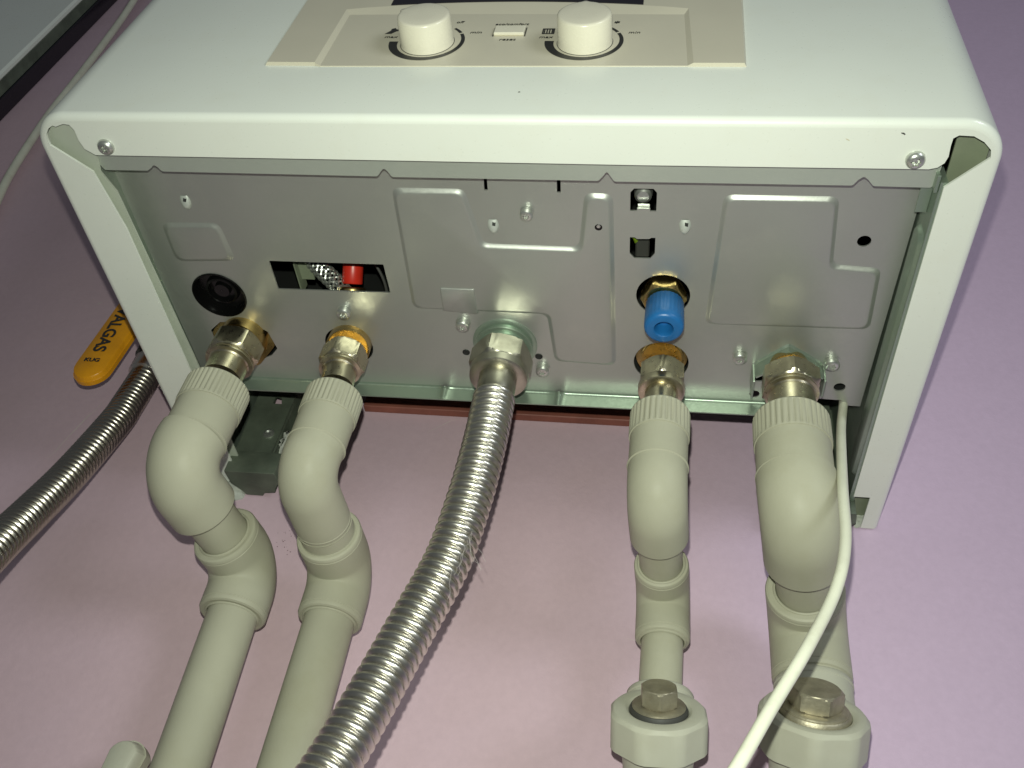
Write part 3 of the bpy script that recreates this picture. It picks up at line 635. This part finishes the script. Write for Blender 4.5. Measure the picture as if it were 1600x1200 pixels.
def strainer(par, cx, ysock, zs, rs, cn, rn, ax, hn, plug_r, hexr, rot, ring='rubber', brass='nickel'):
    S = bpy.data.objects.new('strainer', None); COL.objects.link(S); S.parent = par
    lathe((cx, ysock, zs), (0, 0, -1), [(2, rs - 4.5), (0, rs - 4.3), (0, rs - 1.8), (.6, rs - .6), (1.4, rs), (3.2, rs + .1), (3.6, rs - .3), (40, rs - .3), (70, rs - .3)], 48).build('strainer_body', M['pp_light'], S)
    ax = Vector(ax).normalized(); cn = Vector(cn)
    up = Vector((1, 0, 0)); c8 = math.pi / 8
    def pr(ap, rm): return poly_r(ap, rm, 8, rot)
    rc = rn
    ap = rn * .955
    nb = lathe(cn, ax, [(-6, plug_r * .8), (-2.5, plug_r * 1.02), (-1.0, plug_r * 1.06), (-.2, plug_r * 1.16), (0, plug_r * 1.24), (-.1, rn * .86), (-.35, rn * .91), (-1.3, pr(ap * .985, rc * .955)), (-2.0, pr(ap, rc * .985)), (-3.2, pr(ap, rc)), (-hn, pr(ap, rc)), (-hn - .5, pr(ap * .97, rc * .97)), (-hn - .6, rn * .72)], 96, cap=False)
    fix(nb.build('plastic_nut', M['pp_light'], S, ang=20))
    lathe(cn - ax * hn, ax, [(0.5, rn * .78), (-3, rn * .74), (-30, rn * .62)], 40).build('strainer_leg', M['pp_light'], S)
    lathe(cn, ax, [(-3, plug_r * 1.03), (-.4, plug_r * 1.03), (.7, plug_r * .98), (.9, plug_r * .9)], 48).build('sealing_ring', M[ring], S)
    lathe(cn, ax, [(.2, plug_r * .95), (1.5, plug_r * .93), (1.9, plug_r * .86), (1.9, hexr * .9)], 48).build('plug_washer', M['plug'], S)
    hexnut(cn + ax * 1.7, ax, hexr * .87, 8.0, ch=.9, rot=rot * 1.3).build('hex_plug', M['plug'], S, ang=22)
    return S
strainer(A4, 283.4, 218, -127.5, 15.2, (282.5, 190.5, -148.0), 21.0, (-.03, -.78, .62), 15.5, 12.0, 8.4, .35)
# 5: right pipe
A5 = thing('water_pipe', 'thickest and rightmost grey plastic pipe, crossed by the white cable, with brass plugged strainer', 'pipe', 'grey plastic water pipes under the boiler')
c5 = (338.5, 141.0)
fitting((338.5, 142.6), A5, 12.8, 6.5, 11.0, 11.0, 10.2, rot=math.radians(30), dy=11.0)
adapter((337.0, 141), -25.5, -42, -60, 17.4, 12, A5, 38)
e1 = (338.2, 141.0, -79.5); e2 = (351.5, 221.0, -80.5); dr = (Vector(e2) - Vector(e1)).normalized()
fit_elbow('elbow', (337.2, 141, -59.5), e1, Vector(e1) + dr * 32, 17.4, M['pp'], A5, 13.2, lip0=False, lip1=False)
pipe_run([Vector(e1) + dr * 25, Vector(e1) + dr * 62], 13.0, A5)
fit_elbow('elbow', Vector(e2) - dr * 26, e2, (352.0, 221.2, -113), 18.0, M['pp'], A5, 13.2)
pipe_run([(352, 221.2, -105), (352.2, 221.2, -130)], 16.6, A5, 'pipe_section')
strainer(A5, 352.2, 221.2, -113.3, 17.6, (346.4, 191.0, -141.5), 22.6, (.03, -.78, .62), 17.0, 14.6, 11.4, .12, ring='plug', brass='nickel')
# hex surround pressed in the plate at pipe 5, chipped nut plate at pipe 1
mb = MB(); hx = [(322.6, 147.4), (329.0, 141.2), (334.6, 136.0), (337.4, 133.9), (340.4, 135.6), (346.5, 139.6), (355.2, 146)]; zb = [8.5, 7.2, 10.5, 14.6, 10.5, 7.2, 8.5]
for q in range(6):
    a, b = hx[q], hx[q + 1]; d = (Vector(b) - Vector(a)).normalized(); nrm = Vector((-d.y, d.x)) * 1.0
    mb.add([(a[0], a[1], zb[q]), (b[0], b[1], zb[q + 1]), (b[0], b[1], H - .9), (a[0], a[1], H - .9), (a[0] - nrm.x * -1 * 0, a[1] - 1.3, H), (b[0], b[1] - 1.3, H),
            (a[0] + nrm.x, a[1] + nrm.y, zb[q]), (b[0] + nrm.x, b[1] + nrm.y, zb[q + 1]), (b[0] + nrm.x, b[1] + nrm.y, H), (a[0] + nrm.x, a[1] + nrm.y, H)], [(0, 1, 2, 3), (3, 2, 5, 4), (0, 6, 7, 1), (6, 9, 8, 7)])
mb.box(321.4, 322.5, 147.2, 160, 5.5, H - .1, .2); mb.box(355.3, 356.4, 146.2, 158, 7, H - .1, .2)
fix(mb.build('hex_surround', M['galv_g'], B, ang=30))
lathe((50.6, 147.4, H + 3), (0.08, -0.3, -1), [(0, 15), (.2, poly_r(15.4, 17.0, 6, .2)), (2.6, poly_r(15.4, 17.0, 6, .2)), (3.0, 13.2), (6, 12.6), (8, 12.6), (8.3, 11.8), (9.2, 11.8), (9.5, 12.4), (16, 12.0)], 72).build('brass_flange', M['brass'], B, ang=25)
# 3: gas connection and corrugated hose
G = thing('gas_hose', 'corrugated stainless steel hose running down from the middle of the boiler underside', 'hose')
cg = (196.0, 141.0)
lathe((cg[0], cg[1], H + .2), (0, 0, -1), [(0, 16.8), (.9, 16.8), (1.2, 16.2), (1.4, 14.0), (3.5, 14.0), (3.7, 15.2), (4.8, 15.2), (5.0, 13), (7.5, 13)], 48).build('joint_washer', M['galv_g'], G)
gn = MB()
hexnut((cg[0], cg[1], 11.0), (0, 0, -1), 14.0, 13.5, ch=1.6, rot=math.radians(14), mb=gn); gn.build('gas_nut', M['gasnut'], G, ang=22)
lathe((cg[0] + .2, cg[1], -2.2), (0.02, 0, -1), [(0, 14.0), (1.2, 15.0), (5, 14.6), (5.6, 13.6), (5.8, 9.8)], 48).build('nut_collar', M['gasnut'], G)
lathe((cg[0] + .2, cg[1], -7.5), (0.02, 0, -1), [(0, 9.6), (9.5, 9.5), (12.0, 8.8), (13.6, 8.4), (13.8, 7)], 48).build('hose_ferrule', M['gasnut'], G)
def corrugated(path, R, pitch, amp, name, par, n=48, m='steel', spp=10):
    pts = resample(catmull(path, .25), pitch / spp); rad = []
    for i in range(len(pts)):
        ph = (i % spp) / spp; rad.append(R - amp + amp * abs(math.sin(math.pi * ph)) ** 0.65)
    return sweep(pts, rad, n).build(name, M[m], par, ang=80)
corrugated([(196.3, 141, -20), (196.6, 140.6, -33), (196.4, 140.5, -55), (194.6, 142.5, -82), (190.0, 146.0, -113), (180.2, 147.0, -148), (172.8, 143.5, -180), (165.6, 138.5, -210), (152, 130, -255)], 10.5, 4.1, 1.7, 'corrugated_tube', G)
# lint strands caught on the hose
mb = MB()
for i in range(7):
    t = random.random(); p = Vector((192 - 7 * t + 9, 138, -98 - 26 * t)); q = [p]
    for k in range(7): p = p + Vector((random.uniform(-.8, 1.0), random.uniform(-.6, .8), random.uniform(-2.6, -.8))); q.append(p)
    sweep(q, [.06] * 8, 4, mb=mb)
for i in range(3):
    p = Vector((201.0, 146, -104 - random.random() * 8)); q = [p]
    for k in range(5): p = p + Vector((random.uniform(.3, 1.6), random.uniform(0, 1), random.uniform(-1.8, .2))); q.append(p)
    sweep(q, [.06] * 6, 4, mb=mb)
o = mb.build('lint', M['lint'], G); o['kind'] = 'stuff'

# ------------------------------------------------------------------ left hose, gas valve
LH = thing('supply_hose', 'corrugated steel hose crossing the wall at the left edge, below the orange lever', 'hose')
corrugated([(-64, 237, 70), (-60.5, 231, 40), (-57.2, 225, 19.3), (-50.4, 205, -37.2), (-45.2, 188, -76.2), (-38.7, 172, -106.2), (-29, 150, -150), (-20, 130, -190)], 10.0, 4.0, 1.7, 'corrugated_tube', LH, m='steel_d')
lathe((-65, 238, 86), (.05, -.05, -1), [(0, 11), (2, 11.8), (14, 11.6), (15, 10), (18, 9.4), (18.4, 7)], 40).build('hose_ferrule', M['steel'], LH)
V = thing('gas_valve', 'gas shut-off valve with black lettered orange lever, half behind the boiler', 'valve')
lp = [(-86.8, 118), (-90.3, 48.4)] + [(-78.2 + 12.1 * math.cos(a), 47.5 + 12.6 * math.sin(a)) for a in [math.pi + math.pi * k / 14 for k in range(1, 14)]] + [(-66.0, 48.4), (-62.6, 118)]
lev = boss('lever', [tuple(p) for p in lp], .6, 3.6, 1.8, M['orange'], V, lambda x, y, h: (x, 207.2 - h, y))
ls = sheet('lever_edge', lp, [], 3.0, 207.0, M['orange'], V, mtx=Matrix(((1, 0, 0, 0), (0, 0, 1, 0), (0, 1, 0, 0), (0, 0, 0, 1))))
TL = Matrix(((0, 1, 0, 0), (0, 0, -1, 0), (-1, 0, 0, 0), (0, 0, 0, 1)))   # reads downwards
text('VALGAS', 11.8, M['print'], lev, Matrix.Translation((-79.2, 203.3, 80.0)) @ TL, sx=0.98, bold=.30)
text('KUG', 4.2, M['print'], lev, Matrix.Translation((-79.2, 203.3, 51.4)) @ FT, sx=1.2, bold=.15)
lathe((-75, 205, 118), (0, 1, 0), [(0, 7), (10, 7), (12, 12), (48, 13)], 32).build('valve_stem', M['brass'], V)
hexnut((-66, 236, 125), (0, 0, -1), 13, 22).build('valve_body', M['nickel'], V)
mb = lathe((-66, 238, 98), (0, 0, -1), [(0, 12.5), (10, 12.5), (12, 11)], 32); mb.build('valve_tail', M['rubber'], V)

# ------------------------------------------------------------------ cables
def cable(path, r, name, label):
    pts = catmull(path, 2.0); o = sweep(pts, [r] * len(pts), 20).build(name, M['cable']); return tag(o, label, 'cable', 'white cables')
cable([(372.6, 186, 50), (372.2, 182, 38), (370.6, 176, 22.1), (364.8, 163, -6.6), (359.2, 146, -37.8), (353.3, 127.5, -76.1), (349.7, 118, -108.2), (343.3, 113, -132.6), (330.5, 106, -161), (315.8, 99, -188.9), (303.2, 92, -213.6), (286, 83, -244)], 2.25, 'power_cable', 'white cable curving down from the boiler underside across the thickest grey pipe')
cable([(-352, 246, 720), (-341.3, 247.5, 640), (-333.0, 247.5, 560), (-327.0, 248, 480), (-323.4, 248, 428), (-317, 248.5, 374), (-309.0, 248.5, 324), (-300.5, 248.5, 288), (-283, 249, 225), (-262, 249, 150), (-250, 249, 60)], 3.6, 'power_cable', 'white cable hanging down the wall between the boiler and the white cabinet')

# ------------------------------------------------------------------ wall brackets with plaster
def bracket(label, x0, x1, mirror=False):
    T_ = thing('wall_bracket', label, 'bracket', 'dark metal brackets holding the boiler')
    sheet('bracket_foot', rounded([(x0, 231.5), (x1 - 1, 231.5), (x1, 240), (x1 - 4, 246), (x1 - 5, 250), (x1 - 12, 251), (x1 - 14, 254), (x0 + 8, 254), (x0 + 6, 250), (x0 + 1, 243)], .6, 2), [], 16, -7.5, M['bracket'], T_, bev=.4)
    sheet('bracket_arm', rounded([(x0 + .5, 9), (x1 - 9, 9), (x1 - 8, 82), (x0 - 1, 82)], [3, 3, .3, .3], 5), [circle((x0 + x1) / 2 + 1, 24.5, 2.4, 20), [((x0 + x1) / 2 - 5, 50), ((x0 + x1) / 2 + 1, 50), ((x0 + x1) / 2 - 1, 56), ((x0 + x1) / 2 - 5, 57)]], 2.0, 233.5, M['bracket'], T_, mtx=Matrix(((1, 0, 0, 0), (0, 0, 1, 0), (0, 1, 0, 0), (0, 0, 0, 1))))
    lathe(((x0 + x1) / 2 + 1, 235.2, 24.5), (0, -1, 0), [(0, 2.6), (1.5, 2.6), (1.7, 3.4), (2.6, 3.4), (2.9, 2.4), (2.2, 1.4), (2.2, .1)], 24).build('bracket_bolt', M['zinc'], T_)
    mbx = MB(); mbx.box(x1 - 9.8, x1 - 8.4, 235.6, 254, 9, 82, .3); mbx.box(x1 - 8, x1, 246, 250, 9, 82, .3); mbx.box(x0 + .2, x0 + 1.6, 235.6, 254, 9, 82, .3); mbx.build('bracket_side', M['bracket'], T_)
    return T_
bracket('dark metal wall bracket between the two left grey pipes', 22.5, 55.0)
bracket('dark metal wall bracket behind the right grey pipe and white cable', 352.0, 385.0)
def plaster(poly, name_label, h=3.0):
    n = len(poly); pr_ = rounded(poly, 1.5, 3); cx = sum(p[0] for p in pr_) / len(pr_); cz = sum(p[1] for p in pr_) / len(pr_); N_ = len(pr_); vs = []; fs = []
    rings_ = [(1.0, 0), (.96, .5), (.8, .85), (.5, 1.0), (.2, 1.0)]
    for s, hh in rings_:
        for x, z in pr_: vs.append((cx + (x - cx) * s + random.uniform(-.35, .35), WY - .1 - h * hh * random.uniform(.75, 1.15), cz + (z - cz) * s + random.uniform(-.35, .35)))
    for i in range(4):
        for k in range(N_): k2 = (k + 1) % N_; fs.append((i * N_ + k, i * N_ + k2, (i + 1) * N_ + k2, (i + 1) * N_ + k))
    fs.append(tuple(range(4 * N_, 5 * N_)))
    o = mesh('plaster_patch', vs, fs, M['plaster'], ang=60); fix(o); return tag(o, name_label, 'plaster', 'patches of white plaster at the brackets')
plaster([(5, 40), (4, 14), (8, -4), (20, -13.5), (29, -10), (28, 40)], 'rough white plaster left of the left bracket, beside the fat elbow', 3.5)
plaster([(42, 32), (48, 38), (53, 34), (52, 22), (49, 12), (43, 9)], 'small lump of white plaster on the right side of the left bracket', 17.0)
plaster([(386, 8), (392, 26), (398, 20), (396, 4), (388, 0)], 'thin white plaster under the right rear corner of the boiler', 1.5)

# ------------------------------------------------------------------ pale lever at the lower left
LV = thing('tap_lever', 'rounded pale grey plastic tap lever poking in at the bottom left of the wall', 'lever')
lvp = [(46.5, -186), (45, -196), (40, -235), (25, -300), (10, -300), (20, -235), (29, -196)] + [(38.6 + 9.6 * math.cos(a), -181 + 9.6 * math.sin(a)) for a in [math.pi - math.pi * k / 10 for k in range(1, 10)]]
boss('lever_grip', lvp, .5, 6.5, 3.0, M['pp_light'], LV, lambda x, y, h: (x, 231 - h, y))
sheet('lever_back', lvp, [], 6, 230.5, M['pp_light'], LV, mtx=Matrix(((1, 0, 0, 0), (0, 0, 1, 0), (0, 1, 0, 0), (0, 0, 0, 1))))
lathe((20, 236, -290), (0, 1, 0), [(0, 9), (19, 9)], 24).build('lever_hub', M['pp_light'], LV)

# ------------------------------------------------------------------ white cabinet at the upper left
CB = thing('wall_cabinet', 'white flat fronted appliance with black edge mounted at the top left', 'cabinet')
mb = MB(); mb.box(-1100, -376.4, 219, 226, 60, 1300, 2.0); fix(mb.build('cabinet_door', M['enamel'], CB))
mb = MB(); mb.box(-1098, -378.0, 226.1, 238, 62, 1298, .5); fix(mb.build('cabinet_body', M['bracket'], CB))
mb = MB(); mb.box(-1098, -376.6, 238.1, 254.6, 61, 1298, .8); fix(mb.build('cabinet_back', M['window'], CB))
